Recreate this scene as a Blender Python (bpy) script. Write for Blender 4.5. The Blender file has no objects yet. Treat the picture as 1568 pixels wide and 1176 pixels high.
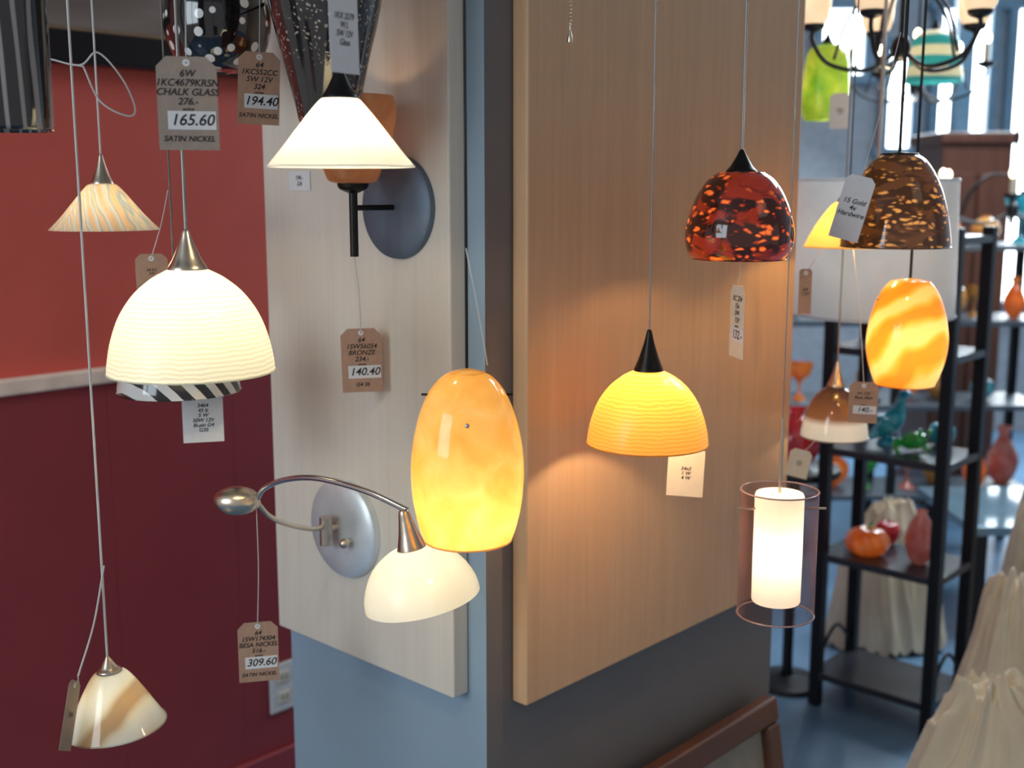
import bpy, bmesh, math, random
from mathutils import Vector, noise, Matrix
random.seed(4)
H=1.4; CEIL=2.75
col=bpy.context.scene.collection
Rx,Ry=0.680,0.7332
Lx,Ly=-0.7332,0.680
CX,CY=-0.035,1.5
def q(r,l,ox=CX,oy=CY): return (ox+Rx*r+Lx*l, oy+Ry*r+Ly*l)

# ---------------------------------------------------------------- materials
def nt(name):
    m=bpy.data.materials.new(name); m.use_nodes=True
    t=m.node_tree; b=t.nodes['Principled BSDF']; return m,t,b
def c4(c): return (c[0],c[1],c[2],1)
def ramp(t,src,stops,interp='LINEAR'):
    r=t.nodes.new('ShaderNodeValToRGB'); r.color_ramp.interpolation=interp
    e=r.color_ramp.elements
    e[0].position=stops[0][0]; e[0].color=c4(stops[0][1])
    e[1].position=stops[-1][0]; e[1].color=c4(stops[-1][1])
    for p,c in stops[1:-1]:
        x=e.new(p); x.color=c4(c)
    t.links.new(src,r.inputs[0]); return r.outputs[0]
def coords(t,which='Object',scale=(1,1,1),rot=(0,0,0)):
    tc=t.nodes.new('ShaderNodeTexCoord'); mp=t.nodes.new('ShaderNodeMapping')
    mp.inputs['Scale'].default_value=scale; mp.inputs['Rotation'].default_value=rot
    t.links.new(tc.outputs[which],mp.inputs[0]); return mp.outputs[0]
def tnoise(t,vec,scale,detail=4,dist=0):
    n=t.nodes.new('ShaderNodeTexNoise'); n.inputs['Scale'].default_value=scale
    n.inputs['Detail'].default_value=detail; n.inputs['Distortion'].default_value=dist
    t.links.new(vec,n.inputs['Vector']); return n.outputs['Fac']
def twave(t,vec,scale,dist,direction='X',dscale=1):
    n=t.nodes.new('ShaderNodeTexWave'); n.bands_direction=direction
    n.inputs['Scale'].default_value=scale; n.inputs['Distortion'].default_value=dist
    n.inputs['Detail'].default_value=2; n.inputs['Detail Scale'].default_value=dscale
    t.links.new(vec,n.inputs['Vector']); return n.outputs['Fac']
def bump(t,b,src,strength=.2,dist=.002):
    n=t.nodes.new('ShaderNodeBump'); n.inputs['Strength'].default_value=strength; n.inputs['Distance'].default_value=dist
    t.links.new(src,n.inputs['Height']); t.links.new(n.outputs[0],b.inputs['Normal'])
def plain(name,c,rough=.5,metal=0,var=.12,scale=20,bmp=0,emis=0):
    m,t,b=nt(name)
    v=coords(t); n=tnoise(t,v,scale)
    o=ramp(t,n,[(.3,[x*(1-var) for x in c]),(.7,[min(1,x*(1+var)) for x in c])])
    t.links.new(o,b.inputs['Base Color']); b.inputs['Roughness'].default_value=rough; b.inputs['Metallic'].default_value=metal
    if bmp: bump(t,b,n,bmp)
    return m
def wood(name,c1,c2,rough=.45,sc=(45,45,1.6)):
    m,t,b=nt(name)
    n=tnoise(t,coords(t,'Object',sc),1.0,6,.3); n2=tnoise(t,coords(t,'Object',(140,140,5)),1.0,3,.2)
    mx=t.nodes.new('ShaderNodeMath'); mx.operation='ADD'; t.links.new(n,mx.inputs[0]); t.links.new(n2,mx.inputs[1])
    hf=t.nodes.new('ShaderNodeMath'); hf.operation='MULTIPLY'; hf.inputs[1].default_value=.5; t.links.new(mx.outputs[0],hf.inputs[0])
    o=ramp(t,hf.outputs[0],[(.3,c1),(.7,c2)])
    t.links.new(o,b.inputs['Base Color']); b.inputs['Roughness'].default_value=rough
    bump(t,b,n,.03); return m
def emit(name,c,s):
    m,t,b=nt(name); b.inputs['Base Color'].default_value=c4(c)
    b.inputs['Emission Color'].default_value=c4(c); b.inputs['Emission Strength'].default_value=s; return m

def shade_mat(name,colfn,trans=.5,emis=0.0,rough=.22,coat=.4,trfn=None,spec=.5):
    """blown-glass shade: glossy diffuse skin + translucency lit by the bulb inside"""
    m,t,b=nt(name)
    o=colfn(t)
    t.links.new(o,b.inputs['Base Color']); b.inputs['Roughness'].default_value=rough
    b.inputs['Coat Weight'].default_value=coat; b.inputs['Coat Roughness'].default_value=.06
    b.inputs['Specular IOR Level'].default_value=spec
    if emis:
        t.links.new(o,b.inputs['Emission Color']); b.inputs['Emission Strength'].default_value=emis
    tr=t.nodes.new('ShaderNodeBsdfTranslucent'); t.links.new(trfn(t) if trfn else o,tr.inputs[0])
    mx=t.nodes.new('ShaderNodeMixShader'); mx.inputs[0].default_value=trans
    t.links.new(b.outputs[0],mx.inputs[1]); t.links.new(tr.outputs[0],mx.inputs[2])
    t.links.new(mx.outputs[0],t.nodes['Material Output'].inputs[0]); return m
def f_stripe(c1,c2,scale=75,dist=1.5):
    return lambda t: ramp(t,twave(t,coords(t),scale,dist,'Z'),[(.2,c1),(.8,c2)])
def f_cloud(c1,c2,c3,scale=22):
    return lambda t: ramp(t,tnoise(t,coords(t),scale,5,.6),[(.3,c1),(.5,c2),(.72,c3)])
def f_swirl(c1,c2,c3,scale=5,dist=4,rot=(.6,.5,0),p=(.15,.55,.9)):
    return lambda t: ramp(t,twave(t,coords(t,'Object',(1,1,1),rot),scale,dist,'Z',1.5),[(p[0],c1),(p[1],c2),(p[2],c3)])
def f_bands(c1,c2,scale,dist,direction='X',edge=.5,sc=(1,1,1)):
    return lambda t: ramp(t,twave(t,coords(t,'Object',sc),scale,dist,direction),[(edge-.04,c1),(edge+.04,c2)])
def f_fleck(dark,mid,hot,scale=85,sc=(1,1,1.5),rot=(0,.5,0),th=(.42,.55),size=.26,base=None):
    def f(t):
        v=coords(t,'Object',sc,rot)
        nn=t.nodes.new('ShaderNodeTexNoise'); nn.inputs['Scale'].default_value=30; t.links.new(v,nn.inputs['Vector'])
        vm=t.nodes.new('ShaderNodeVectorMath'); vm.operation='SCALE'; vm.inputs['Scale'].default_value=.03; t.links.new(nn.outputs['Color'],vm.inputs[0])
        va=t.nodes.new('ShaderNodeVectorMath'); va.operation='ADD'; t.links.new(v,va.inputs[0]); t.links.new(vm.outputs[0],va.inputs[1])
        vo=t.nodes.new('ShaderNodeTexVoronoi'); vo.inputs['Scale'].default_value=scale
        t.links.new(va.outputs[0],vo.inputs['Vector'])
        n=tnoise(t,v,20,3,.8)
        a=ramp(t,vo.outputs['Distance'],[(size,hot),(size+.12,mid),(size+.2,dark)])
        k=ramp(t,n,[(th[0],(0,0,0)),(th[1],(1,1,1))])
        m=t.nodes.new('ShaderNodeMix'); m.data_type='RGBA'
        t.links.new(k,m.inputs[0]); m.inputs[6].default_value=c4(base or [mid[i]*.7+dark[i]*.3 for i in range(3)])
        t.links.new(a,m.inputs[7]); return m.outputs[2]
    return f
def f_dots(scale=45,r=.3):
    def f(t):
        vo=t.nodes.new('ShaderNodeTexVoronoi'); vo.inputs['Scale'].default_value=scale; vo.inputs['Randomness'].default_value=.75
        t.links.new(coords(t),vo.inputs['Vector'])
        return ramp(t,vo.outputs['Distance'],[(r,(.85,.85,.82)),(r+.05,(.006,.006,.007))])
    return f

M={}
M['black']=plain('black_metal',(.012,.011,.011),.35,.6)
M['nickel']=plain('satin_nickel',(.66,.56,.44),.28,1)
M['chrome']=plain('polished_metal',(.6,.6,.6),.18,1)
M['bronze']=plain('bluegrey_bronze',(.12,.16,.21),.5,.4)
M['cord']=plain('grey_cord',(.16,.15,.14),.6)
M['cordw']=plain('white_cord',(.62,.6,.56),.6)
M['steelcord']=plain('steel_cable',(.3,.29,.28),.35,.8)
M['paper']=plain('kraft_paper',(.42,.26,.18),.85,0,.08,120)
M['paperg']=plain('grey_kraft_paper',(.33,.26,.21),.85,0,.08,120)
M['white']=plain('white_paper',(.72,.71,.7),.8,0,.03,80)
M['cream']=plain('cream_paper',(.7,.64,.5),.8,0,.03,80)
M['ink']=plain('black_ink',(.015,.012,.012),.7)
M['bulb']=emit('lit_bulb',(1,.86,.6),6)

# ---------------------------------------------------------------- geometry helpers
def empty(name,loc,rot=(0,0,0)):
    o=bpy.data.objects.new(name,None); o.location=loc; o.rotation_euler=rot; o.empty_display_size=.02
    col.objects.link(o); return o
def mesh_obj(name,bm,mat,parent=None,loc=(0,0,0),smooth=True,rot=(0,0,0)):
    me=bpy.data.meshes.new(name); bm.to_mesh(me); bm.free()
    if smooth:
        for p in me.polygons: p.use_smooth=True
    o=bpy.data.objects.new(name,me); o.location=loc; o.rotation_euler=rot
    if mat: me.materials.append(mat)
    col.objects.link(o)
    if parent: o.parent=parent
    return o
def cr(pts,n=6):
    P=[Vector(p) for p in pts]; P=[P[0]*2-P[1]]+P+[P[-1]*2-P[-2]]
    out=[]
    for i in range(1,len(P)-2):
        for k in range(n):
            t=k/n; a,b,c,d=P[i-1],P[i],P[i+1],P[i+2]
            out.append(.5*((2*b)+(c-a)*t+(2*a-5*b+4*c-d)*t*t+(3*b-a-3*c+d)*t**3))
    out.append(P[-2]); return out
def lathe(name,prof,mat,parent=None,loc=(0,0,0),segs=64,smoothp=True,rot=(0,0,0),caps=False,sharp=False,flute=0,nfl=0):
    pts=cr(prof) if smoothp else [Vector(p) for p in prof]
    bm=bmesh.new(); rings=[]
    for j,p in enumerate(pts):
        ring=[]
        for i in range(segs):
            a=2*math.pi*i/segs; r=max(p[0],.00005)
            if flute: r*=1+flute*math.cos(nfl*a+p[1]*60)
            ring.append(bm.verts.new((r*math.cos(a),r*math.sin(a),p[1])))
        rings.append(ring)
    for a,b in zip(rings,rings[1:]):
        for i in range(segs): bm.faces.new((a[i],a[(i+1)%segs],b[(i+1)%segs],b[i]))
    if caps:
        bm.faces.new(rings[0][::-1]); bm.faces.new(rings[-1])
    bmesh.ops.recalc_face_normals(bm,faces=bm.faces)
    o=mesh_obj(name,bm,mat,parent,loc,True,rot)
    if sharp:
        e=o.modifiers.new('es','EDGE_SPLIT'); e.split_angle=math.radians(40)
    return o
def cyl(name,r,z0,z1,mat,parent=None,loc=(0,0,0),segs=24,rot=(0,0,0)):
    return lathe(name,[(r,z0),(r,z1)],mat,parent,loc,segs,False,rot,True,True)
def tube(name,pts,r,mat,parent=None,smooth=True,offs=(0,0,0)):
    cu=bpy.data.curves.new(name,'CURVE'); cu.dimensions='3D'; cu.bevel_depth=r; cu.bevel_resolution=3; cu.use_fill_caps=True
    P=cr(pts,6) if smooth and len(pts)>2 else [Vector(p) for p in pts]
    s=cu.splines.new('POLY'); s.points.add(len(P)-1)
    for i,p in enumerate(P): s.points[i].co=(p[0]-offs[0],p[1]-offs[1],p[2]-offs[2],1)
    s.use_smooth=True
    cu.materials.append(mat); o=bpy.data.objects.new(name,cu); col.objects.link(o)
    if parent: o.parent=parent
    return o
def prism(name,pts,z0,z1,mat,bev=0,parent=None):
    bm=bmesh.new()
    a=[bm.verts.new((p[0],p[1],z0)) for p in pts]; b=[bm.verts.new((p[0],p[1],z1)) for p in pts]
    n=len(pts); bm.faces.new(a[::-1]); bm.faces.new(b)
    for i in range(n): bm.faces.new((a[i],a[(i+1)%n],b[(i+1)%n],b[i]))
    bmesh.ops.recalc_face_normals(bm,faces=bm.faces)
    o=mesh_obj(name,bm,mat,parent,smooth=False)
    if bev:
        m=o.modifiers.new('b','BEVEL'); m.width=bev; m.segments=3
    return o
def box(name,c,s,mat,bev=0,parent=None,rot=(0,0,0)):
    bm=bmesh.new(); bmesh.ops.create_cube(bm,size=1)
    for v in bm.verts: v.co=Vector((v.co.x*s[0],v.co.y*s[1],v.co.z*s[2]))
    o=mesh_obj(name,bm,mat,parent,c,False,rot)
    if bev:
        m=o.modifiers.new('b','BEVEL'); m.width=bev; m.segments=3
    return o
def blob(name,c,s,mat,parent=None,rot=(0,0,0),sub=3):
    bm=bmesh.new(); bmesh.ops.create_icosphere(bm,subdivisions=sub,radius=1)
    for v in bm.verts: v.co=Vector((v.co.x*s[0],v.co.y*s[1],v.co.z*s[2]))
    return mesh_obj(name,bm,mat,parent,c,True,rot)
def plight(parent,z,p,c,r=.010,x=0,y=0):
    l=bpy.data.lights.new('bulb_light','POINT'); l.energy=p; l.color=c; l.shadow_soft_size=r
    o=bpy.data.objects.new('bulb_light',l); o.location=(x,y,z); o.parent=parent; col.objects.link(o)

def pendant(name,x,y,zr,zt,zc,prof,glass,cap,capr,light=None,cordm='cord',cordr=.0013,tilt=0,flute=0,nfl=0):
    """zr rim, zt glass top, zc cap top (relative to eye height)"""
    e=empty(name,(x,y,H+zr)); h=zt-zr; hc=zc-zr
    par=e
    if tilt:
        par=bpy.data.objects.new('shade_pivot',None); col.objects.link(par); par.parent=e
        par.location=(0,0,hc); par.rotation_euler=(0,tilt,0)
    dz=-hc if tilt else 0
    lathe('glass_shade',[(r,f*h) for r,f in prof],glass,par,(0,0,dz),96 if flute else 72,flute=flute,nfl=nfl)
    rr=prof[0][0]
    lip=[]
    for k in range(9):
        a=2*math.pi*k/8; lip.append((rr+.0010*math.cos(a),.0010*math.sin(a)))
    if not flute: lathe('shade_lip',lip,glass,par,(0,0,dz),72,False)
    if cap:
        lathe('socket_cap',[(capr*1.02,h-.003),(capr,h+.002),(capr*.72,h+(hc-h)*.28),(capr*.36,h+(hc-h)*.68),(capr*.17,hc-.002),(.0012,hc)],M[cap],par,(0,0,dz),40)
    cyl('lamp_socket',.008,h-.014,h-.002,M['white'],par,(0,0,dz))
    blob('bulb',(0,0,h-.018+dz),(.0055,.0055,.007),M['bulb'],par,sub=2)
    cyl('cord',cordr,hc-.002,CEIL-H-zr-.012,M[cordm],e,segs=10)
    lathe('ceiling_canopy',[(.0,CEIL-H-zr-.03),(.02,CEIL-H-zr-.028),(.05,CEIL-H-zr-.012),(.055,CEIL-H-zr)],M[cap or 'nickel'],e)
    if light: plight(par,light[2]*h+dz,light[0],light[1])
    return e

# ---------------------------------------------------------------- room
m_left=plain('grey_paint_daylit',(.28,.38,.46),.6,0,.03,8)  # grey pillar paint with blue daylight mixed into its colour
m_right=plain('grey_paint_shaded',(.17,.155,.15),.6,0,.04,8)  # same grey paint, its shade put into a darker colour
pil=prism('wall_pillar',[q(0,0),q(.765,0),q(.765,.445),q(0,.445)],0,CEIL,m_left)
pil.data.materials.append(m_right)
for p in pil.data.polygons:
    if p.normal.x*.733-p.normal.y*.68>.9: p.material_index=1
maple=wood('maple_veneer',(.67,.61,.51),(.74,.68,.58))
maple2=wood('maple_veneer_warmlit',(.60,.37,.20),(.69,.44,.25))  # same maple, with the yellow lamplight put into its colour
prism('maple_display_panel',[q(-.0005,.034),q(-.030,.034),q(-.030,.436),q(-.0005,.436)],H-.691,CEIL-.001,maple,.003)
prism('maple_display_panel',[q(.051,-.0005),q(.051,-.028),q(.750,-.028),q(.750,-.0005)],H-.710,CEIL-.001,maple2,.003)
WX,WY=-.51,2.6
def w(t,d): return (WX+Rx*t+Lx*d, WY+Ry*t+Ly*d)
red=plain('brick_red_paint',(.70,.115,.08),.5,0,.05,6)
maroon=plain('maroon_wainscot_paint',(.30,.04,.046),.5,0,.05,6)
prism('wall_left',[w(-1.6,.012),w(1.35,.012),w(1.35,.12),w(-1.6,.12)],0,CEIL,red)
wp=empty('wainscot_left',(0,0,0)); t0=-1.6
while t0<1.34:
    t1=min(t0+.29,1.35)
    prism('board',[w(t0+.0003,0),w(t1-.0003,0),w(t1-.0003,.0118),w(t0+.0003,.0118)],0,1.02,maroon,0,wp); t0=t1
prism('trim_1',[w(-1.6,-.014),w(1.35,-.014),w(1.35,.0118),w(-1.6,.0118)],1.021,1.053,plain('cream_trim',(.92,.70,.55),.5),.006)
prism('baseboard_left',[w(-1.6,-.014),w(1.35,-.014),w(1.35,-.0002),w(-1.6,-.0002)],0.001,.1,plain('maroon_base',(.3,.04,.05),.5),.003)
oc=w(-.044,-.004)
oe=empty('wall_outlet',(oc[0],oc[1],.252),(0,0,math.atan2(Ry,Rx)))
box('cover_plate',(0,0,0),(.075,.006,.118),M['white'],.003,oe)
for dz in(.025,-.025):
    box('socket_face',(0,-.004,dz),(.032,.004,.028),M['cream'],.003,oe)
    for dx in(-.006,.006): box('slot',(dx,-.0062,dz),(.002,.001,.009),M['ink'],0,oe)
fe=empty('framed_mirror',(0,0,0))
def fbar(t0,t1,z0,z1,d0,d1,m,b=.006): prism('frame_rail',[w(t0,d0),w(t1,d0),w(t1,d1),w(t0,d1)],z0,z1,m,b,fe)
fz=H+.233
fr=plain('black_lacquer',(.012,.01,.01),.3)
fbar(-1.15,.12,fz,fz+.06,-.03,.0115,fr); fbar(-1.15,.12,fz+.62,fz+.68,-.03,.0115,fr)
fbar(-1.15,-1.09,fz+.061,fz+.619,-.03,.0115,fr); fbar(.06,.12,fz+.061,fz+.619,-.03,.0115,fr)
gm=plain('gilt_edge',(.45,.33,.2),.35,.8); fbar(-1.09,.06,fz+.0605,fz+.068,-.018,.0,gm,.001)
pm,t_,b_=nt('smoky_mirror'); o_=ramp(t_,tnoise(t_,coords(t_,'Object',(1,1,4)),2,3,.5),[(.3,(.16,.12,.10)),(.7,(.36,.30,.26))])
t_.links.new(o_,b_.inputs['Base Color']); b_.inputs['Roughness'].default_value=.3; b_.inputs['Metallic'].default_value=.2
prism('mirror_glass',[w(-1.09,-.006),w(.06,-.006),w(.06,.0115),w(-1.09,.0115)],fz+.061,fz+.619,pm,0,fe)

fm,t_,b_=nt('blue_grey_carpet'); n_=tnoise(t_,coords(t_),60,6)
n2_=tnoise(t_,coords(t_),3,3)
t_.links.new(ramp(t_,n2_,[(.3,(.10,.20,.33)),(.7,(.17,.33,.50))]),b_.inputs['Base Color']); b_.inputs['Roughness'].default_value=.3; bump(t_,b_,n_,.15)
box('floor',(1,3,-.05),(8,9,.1),fm)
box('ceiling',(1,3,CEIL+.05),(8,9,.1),plain('ceiling_paint',(.55,.55,.54),.8))
wb=plain('grey_blue_paint',(.36,.38,.40),.6)
box('wall_back',(2.2,6.75,CEIL/2),(5.4,.1,CEIL),wb)
box('wall_right',(4.6,3.7,CEIL/2),(.1,6,CEIL),wb)
day=emit('daylit_glass',(.90,.96,1),6)
fw=plain('blue_window_frame',(.16,.26,.34),.4)
def window(name,x0,x1,z0,z1,y=6.69):
    e=empty(name,((x0+x1)/2,y,(z0+z1)/2)); W=x1-x0; Z=z1-z0
    box('pane',(0,0,0),(W,.01,Z),day,0,e)
    for s in(-1,1):
        box('jamb',(s*W/2,-.02,0),(.05,.06,Z+.08),fw,.004,e)
        box('head_sill',(0,-.02,s*(Z/2+.01)),(W+.1,.07,.05),fw,.004,e)
    if W>.5: box('mullion',(W*.5-.36,-.02,0),(.03,.04,Z),fw,.003,e)
window('window_1',2.36,2.68,1.60,2.40); window('window_2',2.08,2.26,1.62,2.20); window('window_3',2.78,3.9,.75,2.40); window('window_4',1.70,1.98,2.02,2.40)
box('window_column',(2.15,5.7,CEIL/2),(.08,.08,CEIL-.002),plain('blue_column_paint',(.14,.28,.40),.4),.01)

# ---------------------------------------------------------------- wall sconces
def disc_on_left_panel(name,t,k,r,th,mat,parent,z,prof=None):
    x,y=q(-.0305-k,t)
    rotq=Vector((-Rx,-Ry,0)).to_track_quat('Z','Y').to_euler()
    p=prof or [(0,th),(r*.55,th),(r*.9,th*.92),(r*.985,th*.6),(r,0),(0,0)]
    return lathe(name,p,mat,parent,(x,y,z),64,False,rotq,False,True)
s1=empty('wall_sconce',(0,0,0))
disc_on_left_panel('backplate',.129,0,.069,.012,M['bronze'],s1,H-.0227)
px,py=q(-.0305,.129); ax,ay=-.204,1.508
tube('arm',[(px,py,H-.0227),(ax,ay,H-.0227)],.0038,M['black'],s1,False)
cyl('upright',.0055,H-.085,H+.012,M['black'],s1,(ax,ay,0))
lathe('cup',[(.006,H-.004),(.018,H+.002),(.021,H+.012)],M['black'],s1,(ax,ay,0))
m_or=shade_mat('amber_brown_glass',f_cloud((.24,.10,.04),(.33,.155,.065),(.42,.21,.10),12),.3,.02)
lathe('glass_shade',[(.02,H+.008),(.031,H+.012),(.038,H+.028),(.050,H+.06),(.0565,H+.09),(.0565,H+.106),(.054,H+.1175)],m_or,s1,(ax,ay,0))
plight(s1,H+.07,.16,(1,.65,.38),x=ax,y=ay)
s2=empty('wall_sconce',(0,0,0))
m_sp=shade_mat('speckled_black_glass',f_fleck((.012,.012,.014),(.05,.04,.035),(.42,.36,.28),170,(1,1,1),(0,0,0),(.40,.5),.22,(.02,.018,.018)),.05,0,.12,1)
bx,by=-.217,1.40
lathe('glass_shade',[(.002,H+.072),(.03,H+.075),(.038,H+.1),(.05,H+.15),(.0625,H+.2),(.071,H+.25),(.079,H+.31)],m_sp,s2,(bx,by,0))
sx,sy=q(-.0305,.30)
tube('arm',[(bx+.05,by+.05,H+.24),(sx,sy,H+.27)],.004,M['black'],s2,False)
disc_on_left_panel('backplate',.30,0,.055,.012,M['nickel'],s2,H+.27)
s3=empty('swing_arm_wall_sconce',(0,0,0))
zc=H-.491
disc_on_left_panel('backplate',.256,0,.074,.016,plain('brushed_silver_plate',(.72,.78,.80),.4,.5),s3,zc)
hx,hy=q(-.0305-.034,.262)
pcx,pcy=q(-.0305,.262)
tube('stub',[(pcx,pcy,zc+.003),(hx,hy,zc+.003)],.006,M['nickel'],s3,False)
cyl('hinge',.0095,zc-.020,zc+.022,M['nickel'],s3,(hx,hy,0))
kx,ky=q(-.0305-.028,.228); k0=q(-.0305-.01,.228)
tube('knob_stem',[(k0[0],k0[1],zc-.012),(kx,ky,zc-.012)],.003,M['nickel'],s3,False)
blob('knob',(kx,ky,zc-.012),(.008,.008,.008),M['nickel'],s3,sub=2)
tube('lower_arm',[(hx,hy,H-.482),(-.287,1.6,H-.478),(-.313,1.56,H-.459),(-.329,1.52,H-.436),(-.340,1.50,H-.412)],.0036,M['nickel'],s3)
tube('upper_arm',[(-.3415,1.50,H-.410),(-.328,1.49,H-.3895),(-.291,1.46,H-.3695),(-.242,1.42,H-.3585),(-.178,1.37,H-.3615),(-.125,1.332,H-.3745)],.0038,M['chrome'],s3)
blob('counterweight',(-.3675,1.5,H-.409),(.0315,.024,.0195),M['nickel'],s3,(0,0,0))
blob('collar',(-.3415,1.5,H-.411),(.006,.009,.009),M['cream'],s3,sub=2)
m_w=shade_mat('opal_white_glass',f_cloud((.80,.78,.70),(.88,.86,.79),(.93,.91,.84),8),.45,.05)
pv=bpy.data.objects.new('head_pivot',None); col.objects.link(pv); pv.parent=s3; pv.location=(-.127,1.33,H-.383)
pv.rotation_euler=(0,math.radians(-11),0)
lathe('socket_cap',[(.0175,-.040),(.016,-.034),(.012,-.02),(.0085,-.004),(.006,.008),(.001,.01)],M['nickel'],pv)
lathe('glass_shade',[(.070,-.103),(.0685,-.09),(.062,-.073),(.050,-.056),(.032,-.043),(.017,-.038)],m_w,pv)
blob('bulb',(0,0,-.052),(.0055,.0055,.007),M['bulb'],pv,sub=2)
plight(pv,-.080,.20,(1,.82,.50))

# ---------------------------------------------------------------- pendants
W1=(1,.82,.50); W2=(1,.70,.28)
m_dome=shade_mat('ribbed_chalk_glass',f_stripe((.78,.77,.64),(.93,.92,.80),62,3.5),.5,.16,.3,.25)
dome=lambda R,rt:[(R,0),(R*.985,.12),(R*.93,.33),(R*.82,.56),(R*.65,.76),(R*.45,.90),(R*.30,.97),(rt,1.0)]
pendant('dome_pendant_lamp',-.3585,1.284,-.200,-.086,-.042,dome(.0915,.021),m_dome,'nickel',.021,(.62,W1,.5),'steelcord',.002)
m_dy=shade_mat('ribbed_yellow_glass',f_stripe((.88,.40,.06),(.96,.50,.10),62,3.5),.24,.03,.3,.25,lambda t: ramp(t,twave(t,coords(t),62,3.5,'Z'),[(.2,(.88,.40,.05)),(.8,(1,.52,.10))]))
pendant('dome_pendant_lamp',.179,1.5,-.330,-.2325,-.179,dome(.080,.019),m_dy,'black',.019,(1.6,(1,.73,.42),.64),'steelcord',.0011)
m_zb=shade_mat('zebra_glass',f_bands((.01,.01,.012),(.75,.75,.72),16,1.2,'DIAGONAL'),.15,.0,.15,1)
pendant('dome_pendant_lamp',-.4445,1.527,-.264,-.17,-.12,dome(.080,.02),m_zb,'black',.02,None,'cord')
m_ir=shade_mat('iridescent_glass',lambda t: ramp(t,twave(t,coords(t,'Object',(1,1,1),(0,.7,.3)),22,2,'X'),[(.0,(.85,.60,.34)),(.35,(.66,.70,.72)),(.6,(.9,.80,.60)),(.8,(.38,.54,.66)),(1,(.95,.68,.40))]),.35,.03,.10,1)
pendant('cone_pendant_lamp',-.54,1.55,-.052,.008,.047,[(.070,0),(.066,.06),(.05,.35),(.034,.68),(.02,.95),(.015,1)],m_ir,'nickel',.014,(.26,(1,.76,.42),.12),'cordw',.0014,0,.02,24)
m_pe=shade_mat('pearl_swirl_glass',f_swirl((.42,.28,.15),(.66,.63,.50),(.70,.71,.64),5,3,(.5,.9,0)),.4,.02,.12,1)
c_=pendant('cone_pendant_lamp',-.516,1.4,-.680,-.606,-.585,[(.062,0),(.0595,.06),(.049,.32),(.036,.65),(.023,.92),(.014,1)],m_pe,'nickel',.015,(.12,(1,.85,.6),.4),'cordw',.0016,math.radians(-4))
tube('tie_string',[(-.512,1.397,H-.465),(-.527,1.39,H-.54),(-.543,1.37,H-.600)],.0012,M['cordw'],c_,True,(-.516,1.4,H-.680))
m_cn=shade_mat('opal_cone_glass',f_cloud((.86,.86,.74),(.93,.91,.82),(.96,.95,.88),10),.5,.22,.3,.3)
pendant('cone_pendant_lamp',-.1735,1.2,.0236,.0916,.125,[(.074,0),(.072,.05),(.062,.22),(.048,.48),(.034,.74),(.023,.93),(.018,1)],m_cn,'black',.018,(.6,W1,.42),'cord',.0015)
m_cy=shade_mat('black_streaked_glass',f_bands((.008,.008,.01),(.34,.31,.29),26,7,'X',.78,(1,1,.10)),.05,0,.12,1)
pendant('cylinder_pendant_lamp',-.511,1.2,.066,.40,.43,[(.042,0),(.045,.02),(.045,.5),(.045,.9),(.04,.97),(.01,1)],m_cy,'nickel',.012,None)
m_dot=shade_mat('polka_dot_glass',f_dots(50),.05,0,.08,1)
pendant('globe_pendant_lamp',-.392,1.6,.154,.315,.34,[(.012,0),(.040,.03),(.058,.13),(.069,.33),(.069,.55),(.057,.8),(.03,.96),(.012,1)],m_dot,'nickel',.014,None,'cordw')
m_eg=shade_mat('amber_cloud_glass',f_cloud((.93,.48,.10),(.97,.60,.17),(1,.72,.30),24),.5,.10,.14,1)
e_=pendant('egg_pendant_lamp',-.0473,1.2,-.369,-.188,-.183,[(.047,0),(.0525,.09),(.058,.24),(.060,.42),(.0575,.58),(.051,.74),(.0405,.88),(.028,.965),(.017,1)],m_eg,None,.01,(.42,(1,.84,.44),.22),'black',.0016)
tube('cross_pin',[(-.048,0,.157),(.048,0,.157)],.0013,M['black'],e_,False)
lathe('cap_disc',[(.019,.1805),(.010,.183),(.002,.185)],m_eg,e_)
blob('rivet',(.002,-.0523,.134),(.0028,.0028,.0028),M['chrome'],e_,sub=2)
tube('loop_wire',[(.0,-.002,.31),(.010,-.01,.26),(.022,-.012,.19)],.0006,M['cordw'],e_)
m_rd=shade_mat('red_fleck_glass',f_fleck((.025,.006,.004),(.34,.035,.008),(.85,.22,.04),58,(1,1,1.8),(0,.5,0),(.42,.50),.20,(.22,.022,.008)),.25,.04,.08,1)
blown=lambda R:[(R*.86,0),(R*.95,.08),(R,.22),(R*.985,.38),(R*.89,.60),(R*.74,.80),(R*.58,.93),(R*.42,1)]
pendant('blown_glass_pendant_lamp',.3017,1.55,-.090,.023,.053,blown(.0715),m_rd,'black',.02,(.62,(1,.66,.34),.22),'steelcord',.0016)
m_bg=shade_mat('brown_gold_fleck_glass',f_fleck((.05,.022,.008),(.28,.12,.035),(.80,.45,.14),62,(1,1,2.2),(0,-.7,0),(.42,.5),.22,(.13,.055,.02)),.3,.05,.1,1)
pendant('blown_glass_pendant_lamp',.558,1.7,-.081,.050,.056,[(.0772,0),(.0765,.1),(.071,.35),(.062,.6),(.050,.8),(.037,.94),(.026,1)],m_bg,'black',.026,(.4,(1,.7,.35),.3),'black',.0024)
m_yc=shade_mat('yellow_cone_glass',f_cloud((1,.58,.12),(1,.68,.2),(1,.78,.3),10),.5,.3,.3,.3)
pendant('cone_pendant_lamp',.546,1.9,-.091,-.018,.018,[(.0695,0),(.067,.06),(.057,.33),(.041,.68),(.026,.93),(.018,1)],m_yc,'black',.018,(.5,W2,.4))
m_sw=shade_mat('yellow_swirl_glass',f_swirl((.84,.34,.03),(.95,.52,.07),(1,.74,.28),6,4.5,(.75,.45,0),(.15,.5,.85)),.5,.12,.12,1)
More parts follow.
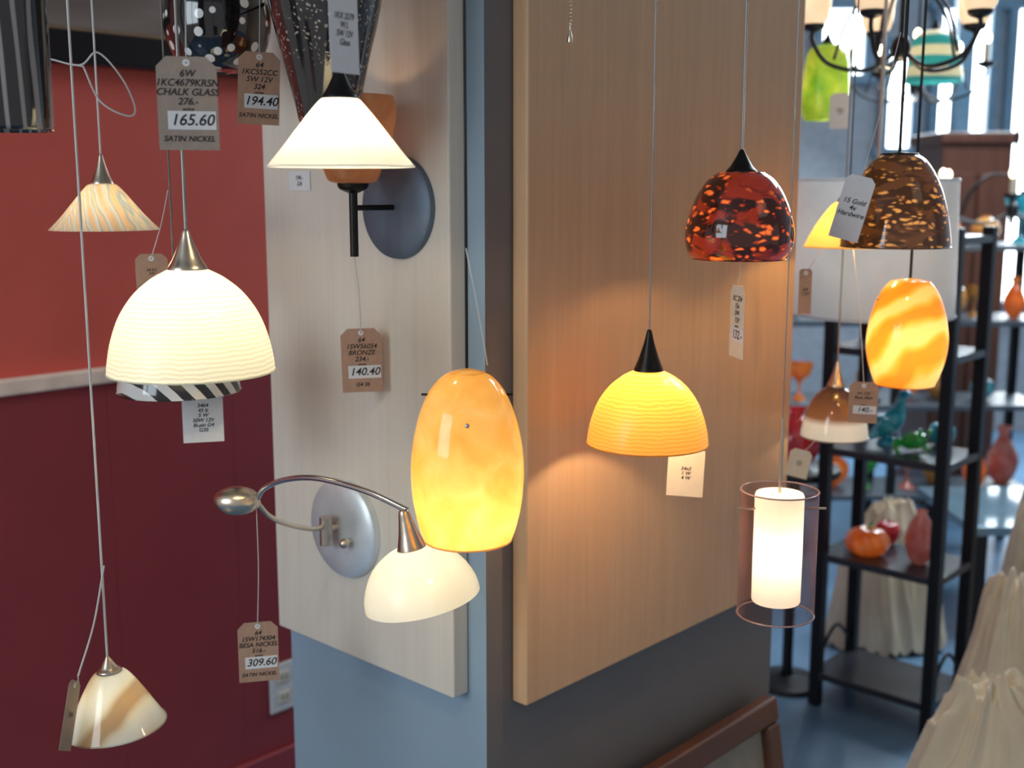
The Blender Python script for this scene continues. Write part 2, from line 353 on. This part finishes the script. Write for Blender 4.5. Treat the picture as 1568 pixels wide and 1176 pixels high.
e2=pendant('egg_pendant_lamp',.635,1.85,-.310,-.143,-.139,[(.046,0),(.053,.1),(.060,.25),(.063,.42),(.060,.6),(.052,.78),(.041,.92),(.030,1)],m_sw,None,.01,(.36,W1,.4),'black',.0022)
lathe('cap_disc',[(.03,.1665),(.015,.170),(.002,.172)],m_sw,e2)
tube('cross_pin',[(-.051,0,.137),(.051,0,.137)],.0014,M['black'],e2,False)
def f_split(t):
    tc=coords(t,'Generated'); s=t.nodes.new('ShaderNodeSeparateXYZ'); t.links.new(tc,s.inputs[0])
    return ramp(t,s.outputs[2],[(.30,(.82,.80,.76)),(.42,(.28,.12,.06)),(1,(.06,.03,.02))])
m_sp2=shade_mat('brown_to_white_glass',f_split,.3,.1,.1,1)
pendant('dome_pendant_lamp',.568,2.0,-.428,-.337,-.294,dome(.058,.016),m_sp2,'nickel',.016,(.12,W1,.2),'steelcord',.0014)
m_in=shade_mat('opal_tube_glass',f_cloud((.95,.88,.74),(1,.94,.82),(1,.96,.88),8),.5,.70,.3,.2)
m_cl,t_,b_=nt('clear_tinted_glass')
tr_=t_.nodes.new('ShaderNodeBsdfTransparent'); tr_.inputs[0].default_value=(.76,.66,.64,1)
gl_=t_.nodes.new('ShaderNodeBsdfPrincipled'); gl_.inputs['Roughness'].default_value=.05; gl_.inputs['Base Color'].default_value=(.30,.16,.16,1); gl_.inputs['Specular IOR Level'].default_value=1
lw_=t_.nodes.new('ShaderNodeLayerWeight'); lw_.inputs['Blend'].default_value=.5
pw_=t_.nodes.new('ShaderNodeMapRange'); pw_.inputs[1].default_value=.35; pw_.inputs[2].default_value=1; pw_.inputs[3].default_value=.10; pw_.inputs[4].default_value=.75
t_.links.new(lw_.outputs['Facing'],pw_.inputs[0])
mx_=t_.nodes.new('ShaderNodeMixShader'); t_.links.new(pw_.outputs[0],mx_.inputs[0]); t_.links.new(tr_.outputs[0],mx_.inputs[1]); t_.links.new(gl_.outputs[0],mx_.inputs[2])
t_.links.new(mx_.outputs[0],t_.nodes['Material Output'].inputs[0])
ce=empty('cylinder_pendant_lamp',(.357,1.5,H-.567))
lathe('clear_outer_glass',[(.0515,.0),(.0515,.173)],m_cl,ce,segs=96,smoothp=False)
rt_=plain('rim_tint',(.42,.28,.28),.1,.2)
for z_ in(.0005,.1725): 
    lathe('glass_rim',[(.0515,z_-.0009),(.0524,z_),(.0515,z_+.0009),(.0498,z_+.0009),(.0491,z_),(.0498,z_-.0009),(.0515,z_-.0009)],rt_,ce,segs=72,smoothp=False)
lathe('inner_opal_tube',[(.0315,.0185),(.0325,.0205),(.0325,.165),(.031,.1685),(.004,.1695)],m_in,ce,smoothp=False,sharp=True)
plight(ce,.09,.30,(1,.88,.66))
cyl('stem',.0022,.168,.27,M['nickel'],ce); cyl('cord',.0009,.27,CEIL-H+.567-.01,M['steelcord'],ce,segs=10)
lathe('ceiling_canopy',[(.0,CEIL-H+.537),(.02,CEIL-H+.54),(.05,CEIL-H+.555),(.055,CEIL-H+.567)],M['nickel'],ce)
tube('cross_pin',[(-.056,-.002,.148),(.062,-.002,.148)],.0016,M['nickel'],ce,False)

# ---------------------------------------------------------------- price tags
def text(body,size,parent,loc,mat,rotz=0):
    cu=bpy.data.curves.new('writing','FONT'); cu.body=body; cu.size=size; cu.align_x='CENTER'; cu.align_y='CENTER'; cu.shear=.25
    cu.space_line=.95; cu.offset=size*.012
    cu.materials.append(mat); o=bpy.data.objects.new('writing',cu); col.objects.link(o); o.parent=parent
    o.location=loc; o.rotation_euler=(math.radians(90),rotz,0)
def tag(x,y,z,wd,ht,mat='paper',top='',price=None,bot='',att=None,turn=0,roll=0,name='price_tag',clip=True):
    e=empty(name,(x,y,H+z)); phi=-math.atan2(x,y)+turn
    c=bpy.data.objects.new('card_pivot',None); col.objects.link(c); c.parent=e; c.rotation_euler=(0,roll,phi)
    k=wd*.17 if clip else 0.0005
    pts=[(-wd/2,-ht/2),(wd/2,-ht/2),(wd/2,ht/2-k),(wd/2-k,ht/2),(-wd/2+k,ht/2),(-wd/2,ht/2-k)]
    bm=bmesh.new()
    a=[bm.verts.new((p[0],-.0002,p[1])) for p in pts]; b=[bm.verts.new((p[0],.0002,p[1])) for p in pts]
    bm.faces.new(a); bm.faces.new(b[::-1])
    for i in range(6): bm.faces.new((a[i],b[i],b[(i+1)%6],a[(i+1)%6]))
    bmesh.ops.recalc_face_normals(bm,faces=bm.faces)
    mesh_obj('card',bm,M[mat],c,smooth=False)
    lathe('eyelet',[(.0012,0),(.0024,.0003),(.0036,0)],M['white'],c,(0,-.0003,ht/2-.006),16,False,(math.radians(90),0,0))
    if price:
        box('price_label',(wd*.06,-.0005,-ht*.18),(wd*.8,.0004,ht*.2),M['white'],0,c)
        text(price,ht*.17,c,(wd*.06,-.0009,-ht*.18),M['ink'],)
        text('price',ht*.06,c,(0,-.0006,-ht*.06),M['ink'])
    if top: text(top,ht*.105,c,(0,-.0006,ht*.17 if price else 0),M['ink'])
    if bot: text(bot,ht*.085,c,(0,-.0006,-ht*.38),M['ink'])
    if att:
        hole=Matrix.Rotation(phi,3,'Z')@Matrix.Rotation(roll,3,'Y')@Vector((0,-.0005,ht/2-.006))
        A=Vector((att[0]-x,att[1]-y,att[2]-z)); mid=(hole+A)*.5+Vector((.002,0,0))
        tube('string',[hole,mid,A],.0006,M['cordw'],e)
    return e
tag(-.327,1.2,.086,.059,.092,'paperg','6W\n1KC4679KRSN\nCHALK GLASS\n276.-','165.60','SATIN NICKEL',(-.345,1.27,.30))
tag(-.308,1.45,.122,.050,.086,'paper','64\n1KC552CC\n5W 12V\n324','194.40','SATIN NICKEL',(-.315,1.5,.3),roll=.05)
tag(-.2055,1.57,-.230,.0555,.088,'paper','64\n1SW56054\nBRONZE\n234.-','140.40','G4 35',(-.204,1.508,-.084),roll=-.02)
tag(-.346,1.5,-.6215,.0537,.085,'paper','64\n1SW174304\nBESA NICKEL\n516.-','309.60','SATIN NICKEL',(-.3415,1.5,-.42))
tag(-.421,1.55,-.306,.054,.068,'white','5464\n45 lt\n5 W\n50W 12V\nBi-pin G4\nG35',None,'',(-.43,1.53,-.25),clip=False)
tag(-.158,1.13,.149,.050,.080,'white','1KX 2579\nW.I.\n5W 12V\nGlass',None,'',(-.172,1.2,.26),turn=math.radians(58),roll=-.03,clip=False)
tag(.2925,1.5,-.169,.048,.094,'cream','XC 254\n15x\n5W\n12V','132.-','',(.30,1.53,-.08),turn=math.radians(-68))
tag(.240,1.56,-.386,.050,.066,'cream','54x5\n1 W\n4 W',None,'',(.235,1.54,-.32),clip=False,roll=.04)
tag(.4645,1.6,-.024,.040,.088,'white','15 Gold\n4x\nHardwire',None,'',(.55,1.7,.22),roll=.25)
tag(.539,1.75,-.3215,.043,.064,'paper','64 12V\nBesa glass','140.-','',(.556,1.9,-.09))
tag(.468,1.85,-.16,.020,.072,'paper','64\n12V',None,'',(.50,1.88,-.09))
tag(-.465,1.5,-.104,.040,.046,'paper','64 KC\n5W',None,'',(-.445,1.52,.0))
tag(.80,2.9,.19,.048,.085,'white','glass\n12V',None,'',(.80,2.95,.35))
tag(.50,1.97,-.47,.038,.05,'cream','G35\n5W',None,'',(.53,1.98,-.43),roll=.2)
tag(-.546,1.345,-.640,.034,.084,'paperg','5W',None,'',(-.543,1.37,-.600),turn=math.radians(64),roll=.5)
lx,ly=q(-.0312,.345)
le=empty('wall_label',(lx,ly,H+.013),(0,0,math.atan2(-Ly,-Lx)))
box('label_card',(0,0,0),(.05,.0008,.028),M['white'],0,le); text('194.-\nG4',.009,le,(0,-.0008,0),M['ink'])

se=empty('looped_string',(-.5,1.35,H+.14))
tube('string',[(-.522,1.35,H+.146),(-.4874,1.35,H+.139),(-.467,1.35,H+.153),(-.441,1.35,H+.1245),(-.428,1.35,H+.092),(-.437,1.35,H+.083),(-.467,1.35,H+.099),(-.483,1.35,H+.135),(-.50,1.392,H+.142),(-.515,1.3995,H+.145)],.0011,M['cordw'],se,True,(-.5,1.35,H+.14))
bm=bmesh.new(); zz=H+.19
while zz<CEIL:
    bmesh.ops.create_icosphere(bm,subdivisions=1,radius=.0016,matrix=Matrix.Translation((0,0,zz-H-.172))); zz+=.0042
pc=empty('pull_chain',(.0677,1.4,H+.172)); mesh_obj('beads',bm,M['nickel'],pc)
lathe('pull_bell',[(.0035,-.002),(.003,.004),(.0012,.012),(.0008,.02)],M['nickel'],pc)

# ---------------------------------------------------------------- leaning frame
lf=empty('leaning_picture_frame',(*q(.385,-.115),.001),(math.radians(-9),0,math.atan2(Ry,Rx)))
rw=wood('redwood_frame',(.08,.028,.015),(.15,.055,.028),.4,(6,6,30))
for nm,c,s in(('rail_top',(0,0,.475),(.64,.03,.045)),('rail_bottom',(0,0,.0225),(.64,.03,.045)),('stile_right',(.2975,0,.249),(.045,.03,.405)),('stile_left',(-.2975,0,.249),(.045,.03,.405))):
    box(nm,c,s,rw,.006,lf)
box('mat_board',(0,.004,.249),(.55,.008,.405),plain('beige_mat',(.30,.26,.2),.7),0,lf)
box('print',(0,-.0005,.249),(.38,.003,.24),plain('print_ink',(.12,.11,.1),.6,0,.6,12),0,lf)

# ---------------------------------------------------------------- etagere
iron=plain('black_iron',(.012,.013,.016),.4,.3)
et=empty('display_etagere',(1.068,2.8,0),(0,0,math.atan2(Ry,Rx)))
LW,RW=.315,.205
for a in(0,RW):
    for b in(0,LW):
        box('post',(a,b,.655),(.030,.030,1.31),iron,.003,et)
dk=plain('dark_shelf',(.035,.04,.05),.25)
for z_ in (.10,.436,.73,1.0,1.29):
    box('shelf_board',(RW/2,LW/2,z_-.011),(RW+.028,LW+.028,.02),dk,.003,et)
for b in(0,LW):
    tube('side_brace',[(0,b,.12),(RW/2,b,.2),(RW,b,.12)],.005,iron,et)
bl=shade_mat('teal_glass',f_cloud((.01,.16,.26),(.02,.32,.42),(.25,.6,.65),30),.2,.05,.08,1)
def skinobj(name,verts,edges,rad,mat,loc,rz=0,parent=None):
    me=bpy.data.meshes.new(name); bm=bmesh.new(); sl=bm.verts.layers.skin.verify()
    vs=[bm.verts.new(v) for v in verts]
    for i,v in enumerate(vs): v[sl].radius=(rad[i],rad[i]); v[sl].use_root=(i==0)
    for a,b in edges: bm.edges.new((vs[a],vs[b]))
    bm.to_mesh(me); bm.free(); o=bpy.data.objects.new(name,me); col.objects.link(o)
    o.modifiers.new('s','SKIN'); s=o.modifiers.new('u','SUBSURF'); s.levels=2; s.render_levels=2
    me.materials.append(mat); o.location=loc; o.rotation_euler=(0,0,rz)
    if parent: o.parent=parent
    return o
be=empty('bird_figurine',(1.005,3.03,.731))
skinobj('bird_body',[(-.075,0,.02),(-.04,0,.035),(0,0,.05),(.028,0,.075),(.035,0,.11),(.045,0,.135),(.075,0,.128)],[(0,1),(1,2),(2,3),(3,4),(4,5),(5,6)],[.006,.018,.034,.027,.013,.017,.004],bl,(0,0,0),.4,be)
lathe('bird_base',[(.03,0),(.028,.008),(.012,.02)],bl,be)
for s in(-1,1): blob('wing',(-.01,s*.028,.055),(.04,.008,.02),bl,be,(0,.3,.4),2)
for s in(-1,1): blob('eye',(.046,.012*s+.018,.138),(.003,.003,.003),M['ink'],be,sub=1)
gr=shade_mat('green_glass',f_cloud((.01,.22,.03),(.03,.42,.08),(.25,.7,.15),30),.2,.05,.08,1)
ge=empty('frog_figurine',(1.035,2.93,.731))
skinobj('frog_body',[(-.035,0,.02),(0,0,.03),(.03,0,.038),(.048,0,.036)],[(0,1),(1,2),(2,3)],[.02,.028,.022,.013],gr,(0,0,0),-1.2,ge)
for sx_ in(-1,1):
    skinobj('leg',[(-.02,0,.02),(-.03,.03*sx_,.025),(-.005,.045*sx_,.006),(.012,.05*sx_,.004)],[(0,1),(1,2),(2,3)],[.012,.012,.007,.005],gr,(0,0,0),-1.2,ge)
    blob('eye',(.018+.012*sx_,-.034,.06),(.008,.008,.008),gr,ge,sub=2)
pe=empty('glass_pumpkin',(.950,2.985,.437))
om=shade_mat('orange_glass',f_cloud((.8,.13,.02),(.95,.25,.03),(1,.42,.08),14),.2,.12,.08,1)
lathe('body',[(.002,.004),(.025,.001),(.048,.015),(.055,.038),(.046,.062),(.025,.073),(.004,.066)],om,pe,flute=.05,nfl=8)
tube('stem',[(0,0,.066),(.003,0,.08),(.012,0,.09)],.004,gr,pe)
ap=empty('glass_apple',(1.035,3.085,.437)); rm=shade_mat('red_glass',f_cloud((.4,.01,.02),(.6,.02,.03),(.75,.06,.06),14),.2,.05,.08,1)
lathe('body',[(.004,.004),(.018,.001),(.031,.02),(.034,.042),(.025,.058),(.01,.06),(.002,.052)],rm,ap); tube('stem',[(0,0,.052),(.003,0,.07)],.002,M['ink'],ap)
pk=empty('glass_vase',(1.065,2.915,.437)); pkm=shade_mat('pink_glass',f_cloud((.6,.12,.1),(.75,.25,.2),(.85,.5,.45),14),.2,.05,.08,1)
lathe('body',[(.018,.0),(.026,.012),(.037,.045),(.038,.075),(.03,.105),(.017,.125),(.013,.135),(.016,.142)],pkm,pk)
ap2=empty('glass_apple',(1.14,3.01,.731)); lathe('body',[(.004,.004),(.018,.001),(.031,.02),(.034,.042),(.025,.058),(.01,.06),(.002,.052)],bl,ap2)

pd=empty('pedestal_table',(.79,3.15,0))
lathe('top',[(0,.62),(.12,.62),(.125,.63),(.12,.64),(0,.64)],iron,pd,smoothp=False); cyl('column',.015,.02,.62,iron,pd); lathe('foot',[(.1,0),(.09,.015),(.02,.03)],iron,pd)
rv=empty('red_globe_vase',(.79,3.15,.641)); lathe('body',[(.02,0),(.045,.015),(.068,.055),(.066,.1),(.04,.135),(.02,.15),(.026,.165)],rm,rv)

dr=empty('drum_shade_pendant_lamp',(.745,2.4,H-.253))
m_dr=shade_mat('white_linen',f_cloud((.52,.54,.56),(.58,.60,.61),(.64,.65,.65),8),.3,.08,.35,.3)
lathe('drum_shade',[(.165,0),(.162,.135),(.158,.273)],m_dr,dr,segs=96,smoothp=False)
for z_ in(0,.273): lathe('hoop',[(.166-z_*.026,z_-.003),(.168-z_*.026,z_),(.166-z_*.026,z_+.003)],m_dr,dr,smoothp=False,segs=96)
for a in range(3):
    an=a*2.094; tube('spider',[(0,0,.25),(.16*math.cos(an),.16*math.sin(an),.27)],.002,M['nickel'],dr,False)
cyl('stem',.004,.25,CEIL-H+.253-.01,M['nickel'],dr); plight(dr,.12,.9,(1,.8,.6)); blob('bulb',(0,0,.18),(.02,.02,.03),M['bulb'],dr,sub=2)
lathe('ceiling_canopy',[(.0,CEIL-H+.22),(.04,CEIL-H+.23),(.06,CEIL-H+.253)],M['nickel'],dr)

m_cup=shade_mat('cream_cup_glass',f_cloud((.9,.68,.42),(1,.8,.55),(1,.88,.65),8),.4,.75,.3,.2)
def chandelier(x,y,z,R,n,cup,name='chandelier',ph=.3,power=.6,th=1):
    e=empty(name,(x,y,H+z))
    cyl('stem',.006*th,-.1,CEIL-H-z-.01,iron,e); blob('hub',(0,0,-.07),(.022,.022,.03),iron,e,sub=2)
    lathe('ceiling_canopy',[(.0,CEIL-H-z-.035),(.04,CEIL-H-z-.03),(.06,CEIL-H-z)],iron,e)
    for i in range(n):
        a=ph+i*2*math.pi/n; c,s=math.cos(a),math.sin(a)
        tube('arm',[(0,0,-.07),(R*.35*c,R*.35*s,-.115),(R*.8*c,R*.8*s,-.10),(R*c,R*s,-.05),(R*c,R*s,-.02)],.005*th,iron,e)
        tube('scroll',[(0,0,.04),(R*.3*c,R*.3*s,.055),(R*.6*c,R*.6*s,.0),(R*.75*c,R*.75*s,-.09)],.0035*th,iron,e)
        lathe('bobeche',[(.004,-.03),(.022,-.022),(.026,-.012)],iron,e,(R*c,R*s,0))
        if cup: lathe('cup_shade',[(.012,-.018),(.028,-.008),(.036,.02),(.038,.05),(.044,.07)],m_cup,e,(R*c,R*s,0))
        else:
            cyl('candle',.008,-.012,.04,M['cream'],e,(R*c,R*s,0)); blob('flame_bulb',(R*c,R*s,.055),(.011,.011,.018),M['bulb'],e,sub=2)
    plight(e,-.16,power,(1,.75,.45))
chandelier(.86,2.65,.380,.19,5,True)
chandelier(1.75,4.1,.0,.26,6,False,ph=.1)
chandelier(1.22,3.6,.38,.2,5,False,ph=.6,th=.7)
gy=shade_mat('lime_glass',f_cloud((.12,.35,.02),(.38,.55,.05),(.7,.72,.12),14),.3,.2,.2,.6)
pendant('bell_pendant_lamp',.79,3.0,.175,.36,.39,[(.052,0),(.06,.15),(.058,.5),(.052,.8),(.04,.95),(.015,1)],gy,'black',.015,(.25,W1,.4))
tl=shade_mat('teal_band_glass',f_bands((.03,.32,.36),(.72,.68,.5),6,1,'Z'),.3,.2,.3,.3)
pendant('bell_pendant_lamp',1.13,3.2,.285,.42,.45,[(.075,0),(.073,.15),(.066,.5),(.058,.8),(.04,.96),(.015,1)],tl,'black',.015,(.3,W1,.4))

rk=empty('display_rack',(1.45,4.45,0))
rp=plain('dark_blue_rack',(.07,.10,.13),.35)
for x_ in(-.55,0,.55):
    for y_ in(-.13,.13): box('post',(x_,y_,.7),(.03,.03,1.4),iron,.003,rk)
for z_ in(.25,.6,.92,1.2): box('shelf_board',(0,0,z_-.012),(1.14,.3,.022),rp,.003,rk)
gc=empty('glass_vase_collection',(1.45,4.45,0))
cols=[bl,gr,rm,om,pkm,plain('amber_jar',(.6,.3,.08),.1),plain('milk_glass',(.65,.7,.72),.2),plain('sky_glass',(.12,.4,.6),.1)]
for z_ in(.25,.6,.92,1.2):
    x_=-.47
    while x_<.5:
        s=random.uniform(.7,1.25); mt=random.choice(cols)
        pr=random.choice([[(.02,0),(.04,.03),(.05,.08),(.03,.13),(.015,.16),(.025,.19)],[(.03,0),(.02,.01),(.006,.03),(.008,.07),(.04,.1),(.055,.15)],[(.02,0),(.05,.03),(.06,.06),(.05,.09),(.02,.11),(.02,.12)]])
        lathe('vase',[(r*s,h*s) for r,h in pr],mt,gc,(x_,random.uniform(-.05,.04),z_),32); x_+=random.uniform(.12,.16)
cw=wood('walnut_cabinet',(.08,.03,.018),(.16,.065,.04),.4)
cb=empty('wooden_cabinet',(2.0,5.25,0))
box('carcass',(0,0,.8),(.30,.36,1.6),cw,.006,cb); box('cornice',(0,0,1.62),(.34,.42,.05),cw,.012,cb); box('plinth',(0,-.005,.04),(.33,.39,.08),cw,.006,cb)
for s in(-1,1):
    box('door',(s*.073,-.188,.8),(.135,.02,1.35),cw,.006,cb); blob('knob',(s*.02,-.205,.85),(.012,.012,.012),M['nickel'],cb,sub=2)
lt=empty('coffee_table',(1.82,3.7,0)); box('top',(0,0,.36),(.8,.5,.03),plain('blue_glass_top',(.2,.32,.4),.08,.2),.004,lt)
for sx_ in(-1,1):
    for sy_ in(-1,1): box('leg',(sx_*.36,sy_*.21,.172),(.04,.04,.342),iron,.004,lt)
r2=empty('display_rack',(2.38,4.3,0))
for x_ in(-.3,.3):
    for y_ in(-.12,.12): box('post',(x_,y_,.75),(.04,.04,1.5),iron,.003,r2)
for z_ in(.3,.7,1.1,1.45): box('shelf_board',(0,0,z_),(.66,.3,.025),rp,.003,r2)

# draped muslin: a height-field of cloth thrown over a soft heap, with long pleats running down the slopes
cl_,t_,b_=nt('cream_muslin'); n_=tnoise(t_,coords(t_),7,3,.3)
t_.links.new(ramp(t_,n_,[(.3,(.62,.52,.36)),(.7,(.76,.66,.49))]),b_.inputs['Base Color']); b_.inputs['Roughness'].default_value=.85
b_.inputs['Sheen Weight'].default_value=.4
def bundle(x,y,rx,ry,h,seed,name='muslin_fabric_bundle'):
    e=empty(name,(x,y,0)); bm=bmesh.new(); s=Vector((seed*3.1,seed*1.7,seed)); NA,NR=220,70; rings=[]
    for j in range(NR+1):
        r=j/NR; ring=[]
        for i in range(NA):
            a=2*math.pi*i/NA; d=Vector((math.cos(a),math.sin(a),0))
            sw=noise.noise(d*.9+Vector((0,0,r*1.2))+s)*2.2
            ple=1-abs(math.sin(a*3.5+sw+seed)); ple2=1-abs(math.sin(a*8+sw*2.3+r*2))
            out=r*(1+.10*noise.noise(d*1.5+s)+r*r*(.12*ple+.05*ple2))
            prof=max(0,1-r**2.6)
            z=h*prof*(1+.16*noise.noise(d*r*1.6+s))+h*(.16*ple**1.5*r*(1-r)*2.4+.06*ple2*r*(1-r)*2.2)
            z+=h*.06*(1-abs(noise.noise(d*r*4+s*2)))**4
            ring.append(bm.verts.new((d.x*out*rx,d.y*out*ry,max(z,0)+.002)))
        rings.append(ring)
    for A,B in zip(rings,rings[1:]):
        for i in range(NA): bm.faces.new((A[i],B[i],B[(i+1)%NA],A[(i+1)%NA]))
    bmesh.ops.remove_doubles(bm,verts=bm.verts,dist=.00005)
    mesh_obj('draped_cloth',bm,cl_,e)
bundle(.93,2.12,.20,.17,.42,1); bundle(1.15,2.52,.155,.13,.50,5); bundle(1.17,3.46,.17,.13,.42,13); bundle(1.48,3.08,.15,.15,.60,17); bundle(1.03,1.76,.15,.13,.28,8)

# ---------------------------------------------------------------- lights
def area(name,loc,target,size,e,c):
    l=bpy.data.lights.new(name,'AREA'); l.energy=e; l.size=size; l.color=c
    o=bpy.data.objects.new(name,l); o.location=loc; o.rotation_euler=(Vector(target)-Vector(loc)).to_track_quat('-Z','Y').to_euler(); col.objects.link(o)
area('shopfront_daylight',(-2.3,-.7,1.9),(-.25,1.6,1.2),1.4,37,(.79,.90,1))
area('warm_overhead_fill',(1.5,.4,2.6),(.4,1.8,1.1),.8,1.6,(1,.78,.55))  # added area light for warm overhead ambience, no fixture modelled
area('back_window_daylight',(2.6,5.9,2.3),(1.2,2.8,.4),1.4,120,(.74,.89,1))
area('back_overhead_fill',(1.9,3.6,2.65),(1.5,3.6,0),1.0,48,(.88,.93,1))  # added fill from above, brightens the rear of the shop
wd_=bpy.data.worlds.new('shop_ambient'); bpy.context.scene.world=wd_; wd_.use_nodes=True
bg=wd_.node_tree.nodes['Background']; bg.inputs[0].default_value=(.80,.79,.82,1); bg.inputs[1].default_value=.43

# ---------------------------------------------------------------- camera
cam=bpy.data.cameras.new('camera'); co=bpy.data.objects.new('camera',cam); col.objects.link(co)
co.location=(0,0,H); co.rotation_euler=(math.radians(80.5),0,0)
cam.sensor_width=36; cam.lens=40.75; cam.clip_start=.02
cam.dof.use_dof=True; cam.dof.focus_distance=1.38; cam.dof.aperture_fstop=4.0
bpy.context.scene.camera=co
bpy.context.scene.view_settings.view_transform='Standard'
bpy.context.scene.view_settings.look='None'
